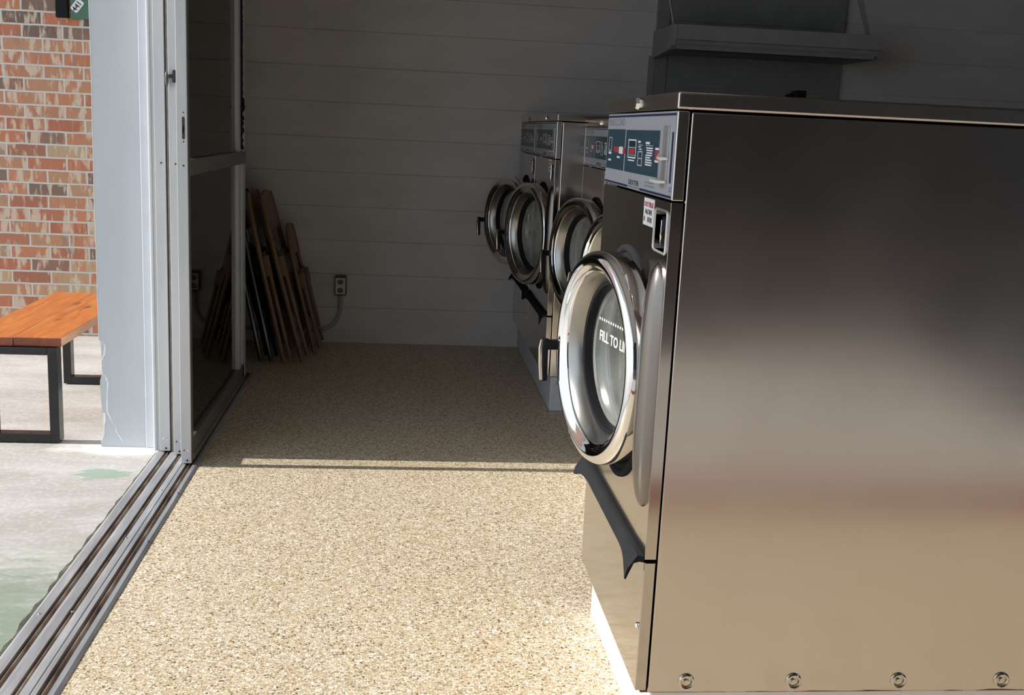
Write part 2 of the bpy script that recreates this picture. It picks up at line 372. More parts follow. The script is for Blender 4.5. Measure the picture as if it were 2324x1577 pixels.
# wall_left with broken lower corner
edge = [(-1.043, 3.0), (-1.043, .385), (-1.036, .369), (-1.0345, .30), (-1.034, .264), (-1.0415, .238), (-1.0425, .221), (-1.040, .17), (-1.037, .124), (-1.0335, .072), (-1.0325, .038), (-1.0435, .016), (-1.044, -.05)]
bm = BM(); prism(bm, edge+[(-.888, -.05), (-.888, 3.0)], 1, 3.815, 4.00)
wl = struct(obj('wall_left', bm, 'pillar', smooth=False), 'blue grey painted wall end beside the sliding doors')
bm = BM(); box(bm, -1.03, -.886, 4.0, 5.8, -.05, 3.0); obj('inner_face', bm, 'inner_panel', wl)  # darker colour stands in for shade in the cavity behind the panes
def crack(pts, w_):
    bm = BM(); L = []; R_ = []
    for i, (x, z) in enumerate(pts):
        j = random.uniform(.35, 1.2)*w_
        L.append((x-j, z)); R_.append((x+j*.4, z+random.uniform(-.001, .001)))
    for i in range(len(pts)-1):
        vs_ = [bm.verts.new((q[0], 3.8135, q[1])) for q in (L[i], R_[i], R_[i+1], L[i+1])]
        vb = [bm.verts.new((q[0], 3.8160, q[1])) for q in (L[i], R_[i], R_[i+1], L[i+1])]
        bm.faces.new(vs_); bm.faces.new(vb[::-1])
        for a_, b_ in ((0, 1), (1, 2), (2, 3), (3, 0)): bm.faces.new((vs_[b_], vs_[a_], vb[a_], vb[b_]))
    return bm
def dense(pts, k=4):
    o_ = []
    for (x0, z0), (x1, z1) in zip(pts, pts[1:]):
        for i in range(k):
            t = i/k; o_.append((x0+(x1-x0)*t+random.uniform(-.0012, .0012), z0+(z1-z0)*t))
    return o_+[pts[-1]]
obj('paint_crack', crack(dense([(-1.040, .379), (-1.023, .369), (-1.019, .357), (-1.022, .336), (-1.032, .31)]), .0028), 'plaster', wl)
obj('paint_crack', crack(dense([(-1.033, .264), (-1.018, .247), (-1.014, .226), (-1.017, .201), (-1.019, .124), (-1.002, .084), (-.993, .073), (-.989, .052), (-.966, .014)]), .0028), 'plaster', wl)
obj('paint_crack', crack(dense([(-1.0425, 2.6), (-1.0425, 1.6), (-1.0428, .6), (-1.042, .385)], 9), .0012), 'plaster', wl)
bm = BM(); prism(bm, [(-1.0330, .12), (-1.027, .118), (-1.0255, .09), (-1.030, .072), (-1.031, .045), (-1.040, .018), (-1.045, .0), (-1.036, .03)], 1, 3.8125, 3.8165); obj('plaster_patch', bm, 'plaster', wl)
# jamb trims
bm = BM(); prism(bm, [(-.8885, 3.815), (-.8882, 3.811), (-.860, 3.811), (-.8597, 3.800), (-.842, 3.800), (-.842, 3.90), (-.8885, 3.90)], 2, -.003, 2.42)
struct(obj('trim_2', bm, 'trim_paint', bevel=.002), 'pale painted jamb board between wall end and sliding doors')
bm = BM(); box(bm, -.8415, -.825, 3.742, 3.90, 0.008, 2.42); box(bm, -.8415, -.835, 3.735, 3.745, 0.008, 2.42)
struct(obj('trim_3', bm, 'alu', bevel=.001), 'narrow aluminium jamb channel')

bm = BM(); box(bm, -.785, -.769, 3.738, 3.80, .008, 2.42); struct(obj('trim_5', bm, 'dusty', bevel=.001), 'dusty beige filler strip between two sliding panels')
# floor track
prof = [(-.835, -.02), (-.835, .004), (-.829, .008), (-.806, .008), (-.805, -.006), (-.786, -.006), (-.785, .008), (-.779, .009), (-.757, .008), (-.755, -.006), (-.742, -.006), (-.741, .008), (-.722, .0085), (-.720, .006), (-.717, .0085), (-.708, .008), (-.707, -.006), (-.687, -.006), (-.686, .007), (-.675, .006), (-.667, .002), (-.667, -.02)]
bm = BM(); prism(bm, prof, 1, -1.2, 5.0)
tr = struct(obj('door_track', bm, 'track'), 'long aluminium floor track of the sliding doors')
for x in (-.797, -.7485, -.6975):
    bm = BM(); prism(bm, [(x-.0018, -.006), (x-.0018, .0045), (x-.0008, .006), (x+.0008, .006), (x+.0018, .0045), (x+.0018, -.006)], 1, -1.2, 5.0)
    obj('running_rail', bm, 'rust_rail', tr)
for x, y in ((-.747, 2.452), (-.738, 2.918), (-.818, 2.439), (-.730, 3.32), (-.678, 3.30), (-.678, 2.9), (-.765, 1.95)):
    bm = BM(); bmesh.ops.create_uvsphere(bm, u_segments=10, v_segments=6, radius=.0042, matrix=Matrix.Translation((x, y, .0085)) @ Matrix.Diagonal((1, 1, .4, 1)))
    obj('track_screw', bm, 'chrome', tr, smooth=True)
# dirt seam between pavement and track
bm = BM(); n_ = 120; A = []; B = []
for i in range(n_+1):
    y = 1.2+i/n_*2.55; k = max(0, 1-abs(y-2.5)/1.3)
    j = .004+.017*k*(.55+.45*math.sin(i*.9)*math.sin(i*.37))*random.uniform(.6, 1.0)
    A.append(bm.verts.new((-.835-j-.004, y, -.004+.0005))); B.append(bm.verts.new((-.834, y, .003)))
for i in range(n_): bm.faces.new((A[i], B[i], B[i+1], A[i+1]))
obj('dirt_seam', bm, 'dirt', tr)

# ---- sliding doors
def sliding_door(name, x0, x1, y0, y1, label, knob=None):
    e_ = empty(name, (0, 0, 0)); struct(e_, label)
    xm = (x0+x1)/2
    bm = BM(); box(bm, x0, x1-.0015, y0, y0+.030, .012, 2.42)
    st = obj('stile', bm, 'alu', e_, bevel=.0012)
    bm = BM(); box(bm, x1-.0015, x1, y0+.001, y0+.034, .012, 2.42); obj('stile_cover', bm, 'alu_in', e_)
    bm = BM(); box(bm, x0, x1, y1-.185, y1-.130, .095, 2.42); box(bm, x0, x1, y1-.080, y1, .03, 2.42); box(bm, x0, x1-.012, y1-.132, y1-.078, .095, 2.42)
    obj('far_stile', bm, 'trim_paint', e_, bevel=.001)
    bm = BM(); box(bm, x0, x1, y0+.030, y1-.045, .014, .095); box(bm, x0+.004, x1+.003, y0+.03, y1-.045, .014, .04); obj('bottom_rail', bm, 'alu_in', e_, bevel=.0015)
    bm = BM(); box(bm, x0+.004, x1+.002, y0+.032, y1-.002, .970, 1.022); obj('middle_rail', bm, 'alu_in', e_, bevel=.0015)
    bm = BM(); box(bm, xm-.002, xm+.002, y0+.03, y1-.184, .095, .970); obj('glass_pane', bm, 'door_glass', e_)
    bm = BM(); box(bm, xm-.002, xm+.002, y0+.03, y1-.184, 1.022, 2.42); obj('glass_pane', bm, 'door_glass', e_)
    for x in (xm-.0065, xm+.0065):
        bm = BM(); bmesh.ops.create_cone(bm, cap_ends=True, segments=14, radius1=.0048, radius2=.0035, depth=.002, matrix=Matrix.Translation((x, y0-.001, .057)) @ Matrix.Rotation(PI/2, 4, 'X'))
        obj('screw', bm, 'chrome', e_, smooth='auto')
    for z, r in ((.022, .0034), (1.003, .0030)):
        bm = BM(); bmesh.ops.create_cone(bm, cap_ends=True, segments=14, radius1=r, radius2=r, depth=.002, matrix=Matrix.Translation((xm+.003, y0-.0005, z)) @ Matrix.Rotation(PI/2, 4, 'X'))
        obj('screw_hole', bm, 'brown_plastic', e_)
    return e_
dA = sliding_door('door_1', -.822, -.786, 3.725, 4.80, 'outermost sliding glass door panel, nearest the blue grey wall end')
dB = sliding_door('door_2', -.768, -.734, 3.690, 4.82, 'middle sliding glass door panel with a bronze thumb latch')
dC = sliding_door('door_3', -.723, -.688, 3.588, 4.845, 'innermost sliding glass door panel reflecting the folded chairs')
# lock slot on door_3
bm = BM(); pr = []
for k in range(12):
    t = PI*k/11; pr.append((-.7015+.0042*math.cos(t), 1.152+.0042*math.sin(t)))
for k in range(12):
    t = PI+PI*k/11; pr.append((-.7015+.0042*math.cos(t), 1.090+.0042*math.sin(t)))
prism(bm, pr, 1, 3.5868, 3.589)
ls = obj('lock_slot', bm, 'brown_plastic', dC)
bm = BM(); box(bm, -.7035, -.6995, 3.5860, 3.587, 1.105, 1.128); obj('lock_hook', bm, 'black', ls)
for z in (1.169, 1.078):
    bm = BM(); bmesh.ops.create_cone(bm, cap_ends=True, segments=12, radius1=.0022, radius2=.0022, depth=.002, matrix=Matrix.Translation((-.7015, 3.5875, z)) @ Matrix.Rotation(PI/2, 4, 'X'))
    obj('lock_screw', bm, 'brown_plastic', ls)
# torn weather strip on the far stile
bm = BM(); pts = []; rr = []
z = 2.4
while z > 1.03:
    k = .0075 if z > 1.25 else .009*random.uniform(.5, 1.6)
    if 1.19 < z < 1.24: k = .015
    pts.append((-.6890+random.uniform(-.0005, .0005), 4.738+(random.uniform(-.006, .006) if z < 1.25 else random.uniform(-.0012, .0012)), z)); rr.append(k*random.uniform(.85, 1.15)); z -= .009
tube(bm, pts, rr, 7); obj('weather_strip', bm, 'rubber', dC, smooth=True)
# thumb latch on door_2
bm = BM(); box(bm, -.750, -.7415, 3.668, 3.691, 1.262, 1.302); lt = obj('thumb_latch', bm, 'brown_plastic', dB, bevel=.002)
bm = BM(); tube(bm, [(-.750, 3.675, 1.282), (-.762, 3.672, 1.281)], .006, 10)
obj('latch_stem', bm, 'brown_plastic', lt, smooth='auto')
bm = BM(); bmesh.ops.create_uvsphere(bm, u_segments=16, v_segments=10, radius=1, matrix=Matrix.Translation((-.767, 3.668, 1.273)) @ Matrix.Diagonal((.0045, .016, .026, 1))); obj('latch_turn', bm, 'alu_in', lt, smooth=True)

# ---- shuttered service hatch in the back wall and its drop shelf
e_ = empty('window_1'); struct(e_, 'boarded service hatch in the back wall above the shelf')
bm = BM(); box(bm, 1.29, 2.30, 5.775, 5.80, .85, 2.70); obj('hatch_board', bm, 'inner_panel', e_, bevel=.002)
for b in ((1.29, 1.355, .85, 2.70), (2.245, 2.30, .85, 2.70)):
    bm = BM(); box(bm, b[0], b[1], 5.768, 5.776, b[2], b[3]); obj('frame_board', bm, 'inner_panel', e_, bevel=.0015)
bm = BM(); box(bm, 1.357, 2.243, 5.767, 5.776, 1.43, 1.452); obj('frame_board', bm, 'inner_panel', e_, bevel=.0015)
bm = BM(); box(bm, 1.357, 2.243, 5.767, 5.776, 1.765, 1.785); obj('frame_board', bm, 'inner_panel', e_, bevel=.0015)
bm = BM(); box(bm, 1.262, 1.289, 5.765, 5.80, .85, 1.58); struct(obj('trim_4', bm, 'shelf', bevel=.002), 'upright board left of the hatch below the shelf')
sh = empty('wall_shelf', (1.8, 5.55, 1.6))
tag(sh, 'grey painted box shelf sticking out high on the back wall', 'shelf')
def P(o_, par):  # parent keeping world coordinates
    o_.parent = par; o_.matrix_parent_inverse = Matrix.Translation(par.location).inverted() if par.type == 'EMPTY' else Matrix.Identity(4); return o_
bm = BM(); box(bm, 1.292, 2.318, 5.31, 5.335, 1.632, 1.702); P(obj('fascia_board', bm, 'shelf', bevel=.001), sh)
bm = BM(); prism(bm, [(5.335, 1.632), (5.338, 1.618), (5.350, 1.600), (5.372, 1.588), (5.40, 1.588), (5.40, 1.632)], 0, 1.296, 2.312); P(obj('lower_moulding', bm, 'shelf'), sh)
bm = BM(); prism(bm, [(5.335, 1.702), (5.335, 1.632), (5.345, 1.605), (5.372, 1.588), (5.765, 1.566), (5.765, 1.704)], 0, 1.272, 1.294); P(obj('side_panel', bm, 'shelf', bevel=.001), sh)
bm = BM(); prism(bm, [(5.335, 1.702), (5.335, 1.632), (5.345, 1.605), (5.372, 1.588), (5.765, 1.588), (5.765, 1.704)], 0, 2.295, 2.314); P(obj('side_panel', bm, 'shelf', bevel=.001), sh)
bm = BM(); box(bm, 1.294, 2.295, 5.335, 5.765, 1.588, 1.606); P(obj('shelf_board', bm, 'inner_panel'), sh)
bm = BM(); prism(bm, [(2.215, 1.90), (2.248, 1.90), (2.314, 1.70), (2.292, 1.70)], 1, 5.447, 5.452); prism(bm, [(2.08, 2.31), (2.113, 2.31), (2.248, 1.90), (2.215, 1.90)], 1, 5.447, 5.452)
P(obj('hanging_strap', bm, 'shelf'), sh)
bm = BM(); tube(bm, [(1.13, 5.45, 2.40), (1.302, 5.45, 1.70)], .0022, 6); P(obj('support_wire', bm, 'alu'), sh)

# ---- signs on brick wall
bm = BM(); box(bm, -1.737, -1.680, 5.765, 5.80, 1.607, 2.02); tag(obj('wall_plate', bm, 'black', bevel=.002), 'black rectangular plate hanging on the brick wall at top left', 'sign')
sg = empty('number_sign', (-1.63, 5.80, 1.65)); tag(sg, 'green board with a white tilted number tag on the brick wall', 'sign')
bm = BM(); box(bm, -1.668, -1.45, 5.775, 5.80, 1.605, 1.86); P(obj('board', bm, 'sign_green', bevel=.002), sg)
# tag, tilted
bm = BM(); ang = math.radians(52); ca, sa = math.cos(ang), math.sin(ang)
cx_, cz_ = -1.634, 1.668; pts = []
for (hx, hz) in ((.032, .020), (-.032, .020), (-.032, -.020), (.032, -.020)):
    sxn, szn = (1 if hx > 0 else -1), (1 if hz > 0 else -1)
    c0x, c0z = hx-sxn*.008, hz-szn*.008
    st_ = {(1, 1): 0, (-1, 1): PI/2, (-1, -1): PI, (1, -1): 1.5*PI}[(sxn, szn)]
    for k in range(5):
        t = st_+PI/2*k/4; x, z = c0x+.008*math.cos(t), c0z+.008*math.sin(t)
        pts.append((cx_+x*ca-z*sa, cz_+x*sa+z*ca))
prism(bm, pts, 1, 5.772, 5.775); tg = P(obj('number_tag', bm, 'print_white'), sg)
t_ = text('number', '441', .036, 'print_dark', None, (cx_-.030*ca+.012*sa, 5.7715, cz_-.030*sa-.012*ca), ((ca, 0, sa), (-sa, 0, ca), (0, -1, 0)), ext=.0003, bold=.0008); P(t_, tg); t_.parent = tg; t_.matrix_parent_inverse = Matrix.Identity(4)

# ---- outlet with conduit
ou = empty('electrical_outlet', (-.323, 5.80, .312)); tag(ou, 'double power outlet box with bent conduit on the grey back wall', 'outlet')
bm = BM(); box(bm, -.352, -.292, 5.760, 5.80, .262, .366); P(obj('box', bm, 'brown_plastic', bevel=.003), ou)
bm = BM(); box(bm, -.349, -.297, 5.756, 5.7605, .268, .354); P(obj('cover_plate', bm, 'ivory', bevel=.0015), ou)
for z in (.333, .289):
    bm = BM(); bmesh.ops.create_cone(bm, cap_ends=True, segments=20, radius1=.0155, radius2=.0155, depth=.003, matrix=Matrix.Translation((-.3235, 5.7555, z)) @ Matrix.Rotation(PI/2, 4, 'X') @ Matrix.Diagonal((1, .85, 1, 1)))
    rc = P(obj('receptacle', bm, 'brown_plastic'), ou)
    bm = BM(); box(bm, -.3295, -.3275, 5.7535, 5.7545, z-.004, z+.006); box(bm, -.3195, -.3175, 5.7535, 5.7545, z-.004, z+.006)
    s_ = obj('slots', bm, 'ivory', rc); s_.matrix_parent_inverse = Matrix.Identity(4)
bm = BM(); tube(bm, [(-.322, 5.788, .263)]+bez((-.322, 5.788, .23), (-.322, 5.788, .12), (-.36, 5.788, .068), (-.47, 5.788, .068))+[(-.60, 5.788, .066), (-.85, 5.788, .064)], .0105, 12); P(obj('conduit', bm, 'conduit', smooth='auto'), ou)
bm = BM(); box(bm, -.505, -.497, 5.774, 5.80, .054, .088); P(obj('clamp', bm, 'conduit', bevel=.002), ou)

# ------------------------------------------------------------------ washing machines
def washer(w, R_, printed=True):
    e_ = empty('washing_machine')
    HB, DEP = .15, .92
    yc = w/2
    # shell
    sp_ = BM(); box(sp_, .024, DEP, 0, .010, HB, 1.205); side = obj('side_panel', sp_, 'steel_side', e_, bevel=.0025)
    for i in range(4):
        bm = BM(); x = .096+.206*i
        # washer dish with a screw sunk in it, facing -y
        pr = [(.016, 0), (.0155, -.003), (.013, -.0045), (.0105, -.0035), (.0085, .0), (.0, .001)]
        rings = []
        for r, d in pr:
            rings.append([bm.verts.new((x+r*math.cos(2*PI*k/24), d, .172+r*math.sin(2*PI*k/24))) for k in range(24)] if r > 0 else [bm.verts.new((x, d, .172))])
        for A, B in zip(rings, rings[1:]):
            for k in range(24):
                if len(B) == 1: bm.faces.new((A[k], A[(k+1) % 24], B[0]))
                else: bm.faces.new((A[k], A[(k+1) % 24], B[(k+1) % 24], B[k]))
        bmesh.ops.create_cone(bm, cap_ends=True, segments=6, radius1=.0055, radius2=.005, depth=.004, matrix=Matrix.Translation((x, -.0015, .172)) @ Matrix.Rotation(PI/2, 4, 'X'))
        obj('bolt', bm, 'steel_trim', side, smooth='auto')
    bm = BM(); box(bm, .024, DEP, w-.010, w, HB, 1.205); obj('side_panel', bm, 'steel_side', e_, bevel=.0025)
    bm = BM(); box(bm, DEP-.01, DEP, .01, w-.01, HB, 1.205); obj('back_panel', bm, 'steel_side', e_)
    bm = BM(); box(bm, .03, DEP-.01, .01, w-.01, HB, HB+.01); obj('bottom_panel', bm, 'steel_side', e_)
    bm = BM(); box(bm, -.001, DEP+.003, -.001, w-.001, 1.2085, 1.2375); lid = obj('lid', bm, 'steel_trim', e_, bevel=.0042, seg=3)
    bm = BM(); bmesh.ops.create_cone(bm, cap_ends=True, segments=8, radius1=.012, radius2=.009, depth=.007, matrix=Matrix.Translation((-.004, yc, 1.2235)) @ Matrix.Rotation(-PI/2, 4, 'Y')); obj('lid_lock', bm, 'chrome', lid, smooth='auto')
    # control console
    bm = BM(); box(bm, 0, .021, 0, w, 1.0565, 1.2065); con = obj('control_panel', bm, 'steel_trim', e_, bevel=.002)
    yy = lambda y: (y-1.81)*w/.63
    def flat(name, y0, y1, z0, z1, x, mat, par=con, t=.0006):
        bm = BM(); box(bm, x-t, x, yy(y0), yy(y1), z0, z1); return obj(name, bm, mat, par)
    flat('faceplate', 1.815, 2.436, 1.0585, 1.2055, 0, 'panel_grey')
    X1 = -.0006
    for y0, y1, z0, z1 in ((1.816, 2.434, 1.1985, 1.2025), (2.185, 2.436, 1.0600, 1.0640), (1.815, 2.066, 1.0600, 1.0640)):
        bm = BM(); box(bm, X1-.0005, X1, yy(y0), yy(y1), z0, z1); obj('stripe', bm, 'navy', con)
    flat('blue_panel', 2.236, 2.430, 1.090, 1.174, X1, 'panel_blue'); flat('blue_panel', 1.925, 2.224, 1.090, 1.173, X1, 'panel_blue')
    X2 = X1-.0006
    bm = BM()
    def rect(bm, y0, y1, z0, z1, t=.0005, x=X2): box(bm, x-t, x, yy(y0), yy(y1), z0, z1)
    def frame(bm, y0, y1, z0, z1, k=.002):
        rect(bm, y0, y1, z0, z0+k); rect(bm, y0, y1, z1-k, z1); rect(bm, y0, y0+k*1.3, z0+k, z1-k); rect(bm, y1-k*1.3, y1, z0+k, z1-k)
    frame(bm, 2.375, 2.405, 1.128, 1.157, .0012); rect(bm, 2.375, 2.405, 1.1065, 1.1105); rect(bm, 2.375, 2.405, 1.121, 1.126)
    frame(bm, 2.120, 2.195, 1.118, 1.155, .0026); rect(bm, 2.125, 2.19, 1.1385, 1.1395); rect(bm, 2.128, 2.186, 1.124, 1.1247)
    frame(bm, 2.060, 2.098, 1.106, 1.133, .0014); rect(bm, 2.066, 2.090, 1.119, 1.1205); rect(bm, 2.062, 2.095, 1.1445, 1.1455)
    for i, (y0, y1) in enumerate(((2.075, 2.098), (2.066, 2.092), (2.060, 2.078))): rect(bm, y0, y1, 1.1405-i*.0042, 1.1425-i*.0042)
    rect(bm, 2.080, 2.102, 1.149, 1.153)
    rect(bm, 2.000, 2.033, 1.1475, 1.152); rect(bm, 1.972, 2.033, 1.1448, 1.1456)
    for i, (y0, y1) in enumerate(((1.972, 2.026), (1.972, 2.024), (1.974, 2.022), (1.976, 2.026), (1.990, 2.024), (1.978, 2.026), (1.974, 2.026), (1.976, 2.026))): rect(bm, y0, y1, 1.1395-i*.0044, 1.1420-i*.0044)
    rect(bm, 2.0285, 2.0295, 1.110, 1.128)
    rect(bm, 1.923, 1.951, 1.1385, 1.1425); rect(bm, 1.922, 1.951, 1.1165, 1.1205)
    rect(bm, 2.278, 2.308, 1.1145, 1.1185); rect(bm, 2.250, 2.288, 1.124, 1.1385, .0007)
    # every connected cluster of print becomes its own part
    rects = []
    for i in range(0, len(bm.verts), 8):
        bm.verts.ensure_lookup_table(); q = [v.co.copy() for v in bm.verts[i:i+8]]
        rects.append((min(v.x for v in q), max(v.x for v in q), min(v.y for v in q), max(v.y for v in q), min(v.z for v in q), max(v.z for v in q)))
    bm.free(); cl = []
    for rc_ in rects:
        hit = [c_ for c_ in cl if any(rc_[2] <= o_[3]+1e-4 and rc_[3] >= o_[2]-1e-4 and rc_[4] <= o_[5]+1e-4 and rc_[5] >= o_[4]-1e-4 for o_ in c_)]
        new_ = [rc_]+[o_ for c_ in hit for o_ in c_]; cl = [c_ for c_ in cl if c_ not in hit]+[new_]
    for c_ in cl:
        bm = BM()
        for o_ in c_: box(bm, *o_)
        obj('printed_mark', bm, 'print_white', con)
    bm = BM(); rect(bm, 2.130, 2.190, 1.1125, 1.1150); obj('printed_mark', bm, 'print_white', con)
    for q in ((1.926, 1.951, 1.1215, 1.137), (2.226, 2.248, 1.125, 1.137), (2.312, 2.346, 1.126, 1.138), (2.133, 2.181, 1.1265, 1.1365, .0004)):
        bm = BM(); rect(bm, *q); obj('red_key', bm, 'print_red', con)
    bm = BM(); rect(bm, 2.290, 2.311, 1.1255, 1.1375); obj('orange_key', bm, 'print_orange', con)
    for q in ((2.130, 2.184, 1.1405, 1.1515, .0004), (2.379, 2.400, 1.1295, 1.1555, .0003)):
        bm = BM(); rect(bm, *q); obj('display', bm, 'display', con)
    text('printed_word', 'MAXI LOAD', .0225, 'print_grey', con, (X1, yy(2.430), 1.1810), ((0, -1, 0), (0, 0, 1), (-1, 0, 0)), sx=1.52, ext=.0003)
    text('brand_name', 'DEXTER', .0135, 'print_dark', con, (X1, yy(2.176), 1.0665), ((0, -1, 0), (0, 0, 1), (-1, 0, 0)), sx=2.0, ext=.0003, bold=.0003)
    bm = BM(); rect(bm, 2.072, 2.180, 1.0612, 1.0636, x=X1); obj('small_print', bm, 'print_grey', con)
    for q in ((1.950, 2.022, 1.0765, 1.0785), (1.945, 2.022, 1.0705, 1.0725), (1.817, 1.833, 1.0700, 1.0735), (1.817, 1.833, 1.076, 1.078)):
        bm = BM(); rect(bm, *q, x=X1); obj('small_print', bm, 'print_grey', con)
    # coin slide
    bm = BM(); box(bm, -.003, 0, yy(1.852), yy(1.893), 1.0745, 1.181); cs = obj('coin_slide', bm, 'pocket', con, bevel=.0008)
    bm = BM(); box(bm, -.0034, -.0028, yy(1.868), yy(1.876), 1.088, 1.172); obj('slot', bm, 'print_grey', cs)
    bm = BM(); tube(bm, [(-.004, yy(1.846), 1.086), (-.014, yy(1.87), 1.0855), (-.016, yy(1.905), 1.0865), (-.010, yy(1.935), 1.0875)], [.0022, .0032, .0032, .0025], 8); tube(bm, [(-.003, yy(1.846), 1.126), (-.010, yy(1.87), 1.125), (-.010, yy(1.888), 1.126), (-.006, yy(1.897), 1.133)], [.002, .0034, .0034, .002], 8)
    obj('coin_handle', bm, 'ivory', cs, smooth='auto')
    flat('blue_strip', 1.823, 1.834, 1.085, 1.171, X1, 'navy')
    # front pan with a round opening
    hy, hz, hr = yc, .713, .200
    def rrect(y0, y1, z0_, z1_, r, k=5):
        o_ = []
        for cy2, cz2, s0 in ((y1-r, z1_-r, 0), (y0+r, z1_-r, PI/2), (y0+r, z0_+r, PI), (y1-r, z0_+r, 1.5*PI)):
            for q in range(k+1): t = s0+PI/2*q/k; o_.append((cy2+r*math.cos(t), cz2+r*math.sin(t)))
        return o_
    bm = BM(); box(bm, 0, .021, 0, w, .412, 1.0535); fp = obj('front_panel', bm, 'steel_front', e_)
    for shape in ([(hy+hr*math.cos(2*PI*k/96), hz+hr*math.sin(2*PI*k/96)) for k in range(96)], rrect(.018, .108, .966, 1.034, .008)):
        bm = BM(); prism(bm, shape, 0, -.05, .08); cut = obj('cut', bm, 'steel_front')
        md = fp.modifiers.new('cut', 'BOOLEAN'); md.operation = 'DIFFERENCE'; md.object = cut; md.solver = 'EXACT'
        dg = bpy.context.evaluated_depsgraph_get(); dg.update(); me = bpy.data.meshes.new_from_object(fp.evaluated_get(dg))
        fp.modifiers.clear(); fp.data = me; me.name = 'front_panel'; bpy.data.objects.remove(cut)
    for p_ in fp.data.polygons: p_.use_smooth = False
    b_ = fp.modifiers.new('bevel', 'BEVEL'); b_.width = .0015; b_.segments = 2; b_.limit_method = 'ANGLE'; b_.angle_limit = math.radians(60)
    bm = BM(); lathe(bm, [(.236, .0), (.235, -.005), (.229, -.008), (.222, -.006), (.219, -.001)], hy, hz, 72); gk = obj('gasket_ring', bm, 'rubber', fp, smooth=True)
    bm = BM(); lathe(bm, [(.2205, -.0015), (.212, -.003), (.200, .001), (.185, .02), (.178, .04)], hy, hz, 72); obj('tub_rim', bm, 'rubber', fp, smooth=True)
    bm = BM(); lathe(bm, [(.179, .03), (.180, .05), (.172, .07), (.180, .09), (.180, .30), (.0, .31)], hy, hz, 64); obj('drum', bm, 'drum', e_, smooth='auto')
    # hinge housing
    bm = BM(); nY, nZ = 12, 30; gr = []
    for i in range(nZ+1):
        v = math.sin(PI/2*(-1+2*i/nZ)); row = []
        for j in range(nY+1):
            u = -1+2*j/nY
            hw = max(0, 1-abs(v)**5)**.5
            row.append(bm.verts.new((-.026*(max(0, 1-u*u)**.55)*(max(0, 1-abs(v)**4)**.5), .047+.038*u*hw, .722+.225*v)))
        gr.append(row)
    for i in range(nZ):
        for j in range(nY): bm.faces.new((gr[i][j], gr[i+1][j], gr[i+1][j+1], gr[i][j+1]))
    obj('hinge_cover', bm, 'steel_dimmed', fp, smooth=True)
    # latch pocket
    bm = BM(); A = rrect(.013, .113, .961, 1.039, .011); B = rrect(.018, .108, .966, 1.034, .008); nn = len(A)
    va_ = [bm.verts.new((-.0003, y, z)) for y, z in A]; vb_ = [bm.verts.new((-.0028, y*.99+.0006, z)) for y, z in rrect(.0155, .1105, .9635, 1.0365, .0095)]
    vc_ = [bm.verts.new((.001, y, z)) for y, z in B]; vd_ = [bm.verts.new((.034, y, z)) for y, z in B]
    for P0, P1 in ((va_, vb_), (vb_, vc_), (vc_, vd_)):
        for k in range(nn): bm.faces.new((P0[k], P0[(k+1) % nn], P1[(k+1) % nn], P1[k]))
    bm.faces.new(vd_); bmesh.ops.recalc_face_normals(bm, faces=bm.faces[:]); pk = obj('latch_pocket', bm, 'pocket', fp, smooth='auto')
    bm = BM(); prism(bm, rrect(.020, .058, .973, 1.027, .008), 0, .0, .033); lb = obj('door_latch', bm, 'black', pk, bevel=.0015)
    bm = BM(); tube(bm, [(-.001, .052, 1.020), (-.001, .055, .985), (-.001, .050, .978), (-.001, .03, .977)], .0012, 6); tube(bm, [(-.003, .040, 1.003), (-.005, .035, .996), (-.003, .040, .988)], .003, 8); obj('latch_hook', bm, 'chrome', lb, smooth='auto')
    # sticker
    bm = BM(); box(bm, -.0006, 0, .122, .206, 1.000, 1.050); stk = obj('sticker', bm, 'print_white', fp)
    for s_, z, mt, cc_ in (('DO NOT OVERLOAD', 1.0345, 'print_red', .62), ('MACHINE', 1.0210, 'print_dark', 1.0), ('REFUND', 1.0070, 'print_dark', 1.0)):
        text('sticker_text', s_, .0125, mt, stk, (-.0006, .152 if s_ == 'REFUND' else .164, z), ((0, -1, 0), (0, 0, 1), (-1, 0, 0)), sx=cc_*(.78 if s_ == 'REFUND' else 1), ext=.0002, align='CENTER', bold=.0004)
    text('sticker_text', 'NO', .0125, 'print_red', stk, (-.0006, .202, 1.0070), ((0, -1, 0), (0, 0, 1), (-1, 0, 0)), sx=.62, ext=.0002, bold=.0004)
    # screws at the pan edge
    for z, y in ((.624, .018), (.279, .012)):
        bm = BM(); bmesh.ops.create_uvsphere(bm, u_segments=12, v_segments=8, radius=.006, matrix=Matrix.Translation((-.002, y, z)) @ Matrix.Diagonal((.7, 1, 1, 1))); obj('pan_screw', bm, 'chrome', fp, smooth=True)
    # lower pan
    bm = BM(); box(bm, 0, .021, 0, w, HB+.004, .4065); obj('lower_panel', bm, 'steel_front', e_, bevel=.002)
    # black lip over the seam
    bm = BM(); prof_ = [(0, .414), (-.012, .415), (-.022, .412), (-.030, .404), (-.034, .392), (-.031, .391), (-.026, .399), (-.018, .405), (-.008, .407), (0, .406)]
    rings = []; K = 26
    for i in range(K+1):
        t = i/K; y = .012+(w-.03)*t; e2 = min(1, min(t, 1-t)/.09)
        dz = -.010*(1-e2); sc = .60+.40*(1-math.sin(min(1, min(t, 1-t)/.22)*PI/2))
        rings.append([bm.verts.new((x*sc, y-.006*(1-e2)*(1 if t < .5 else -1), .41+(z-.41)*(1+.5*(1-e2))+(dz if x < -.02 else 0))) for x, z in prof_])
    for A, B in zip(rings, rings[1:]):
        for k in range(len(prof_)): bm.faces.new((A[k], A[(k+1) % len(prof_)], B[(k+1) % len(prof_)], B[k]))
    bm.faces.new(rings[0]); bm.faces.new(rings[-1][::-1]); bmesh.ops.recalc_face_normals(bm, faces=bm.faces[:])
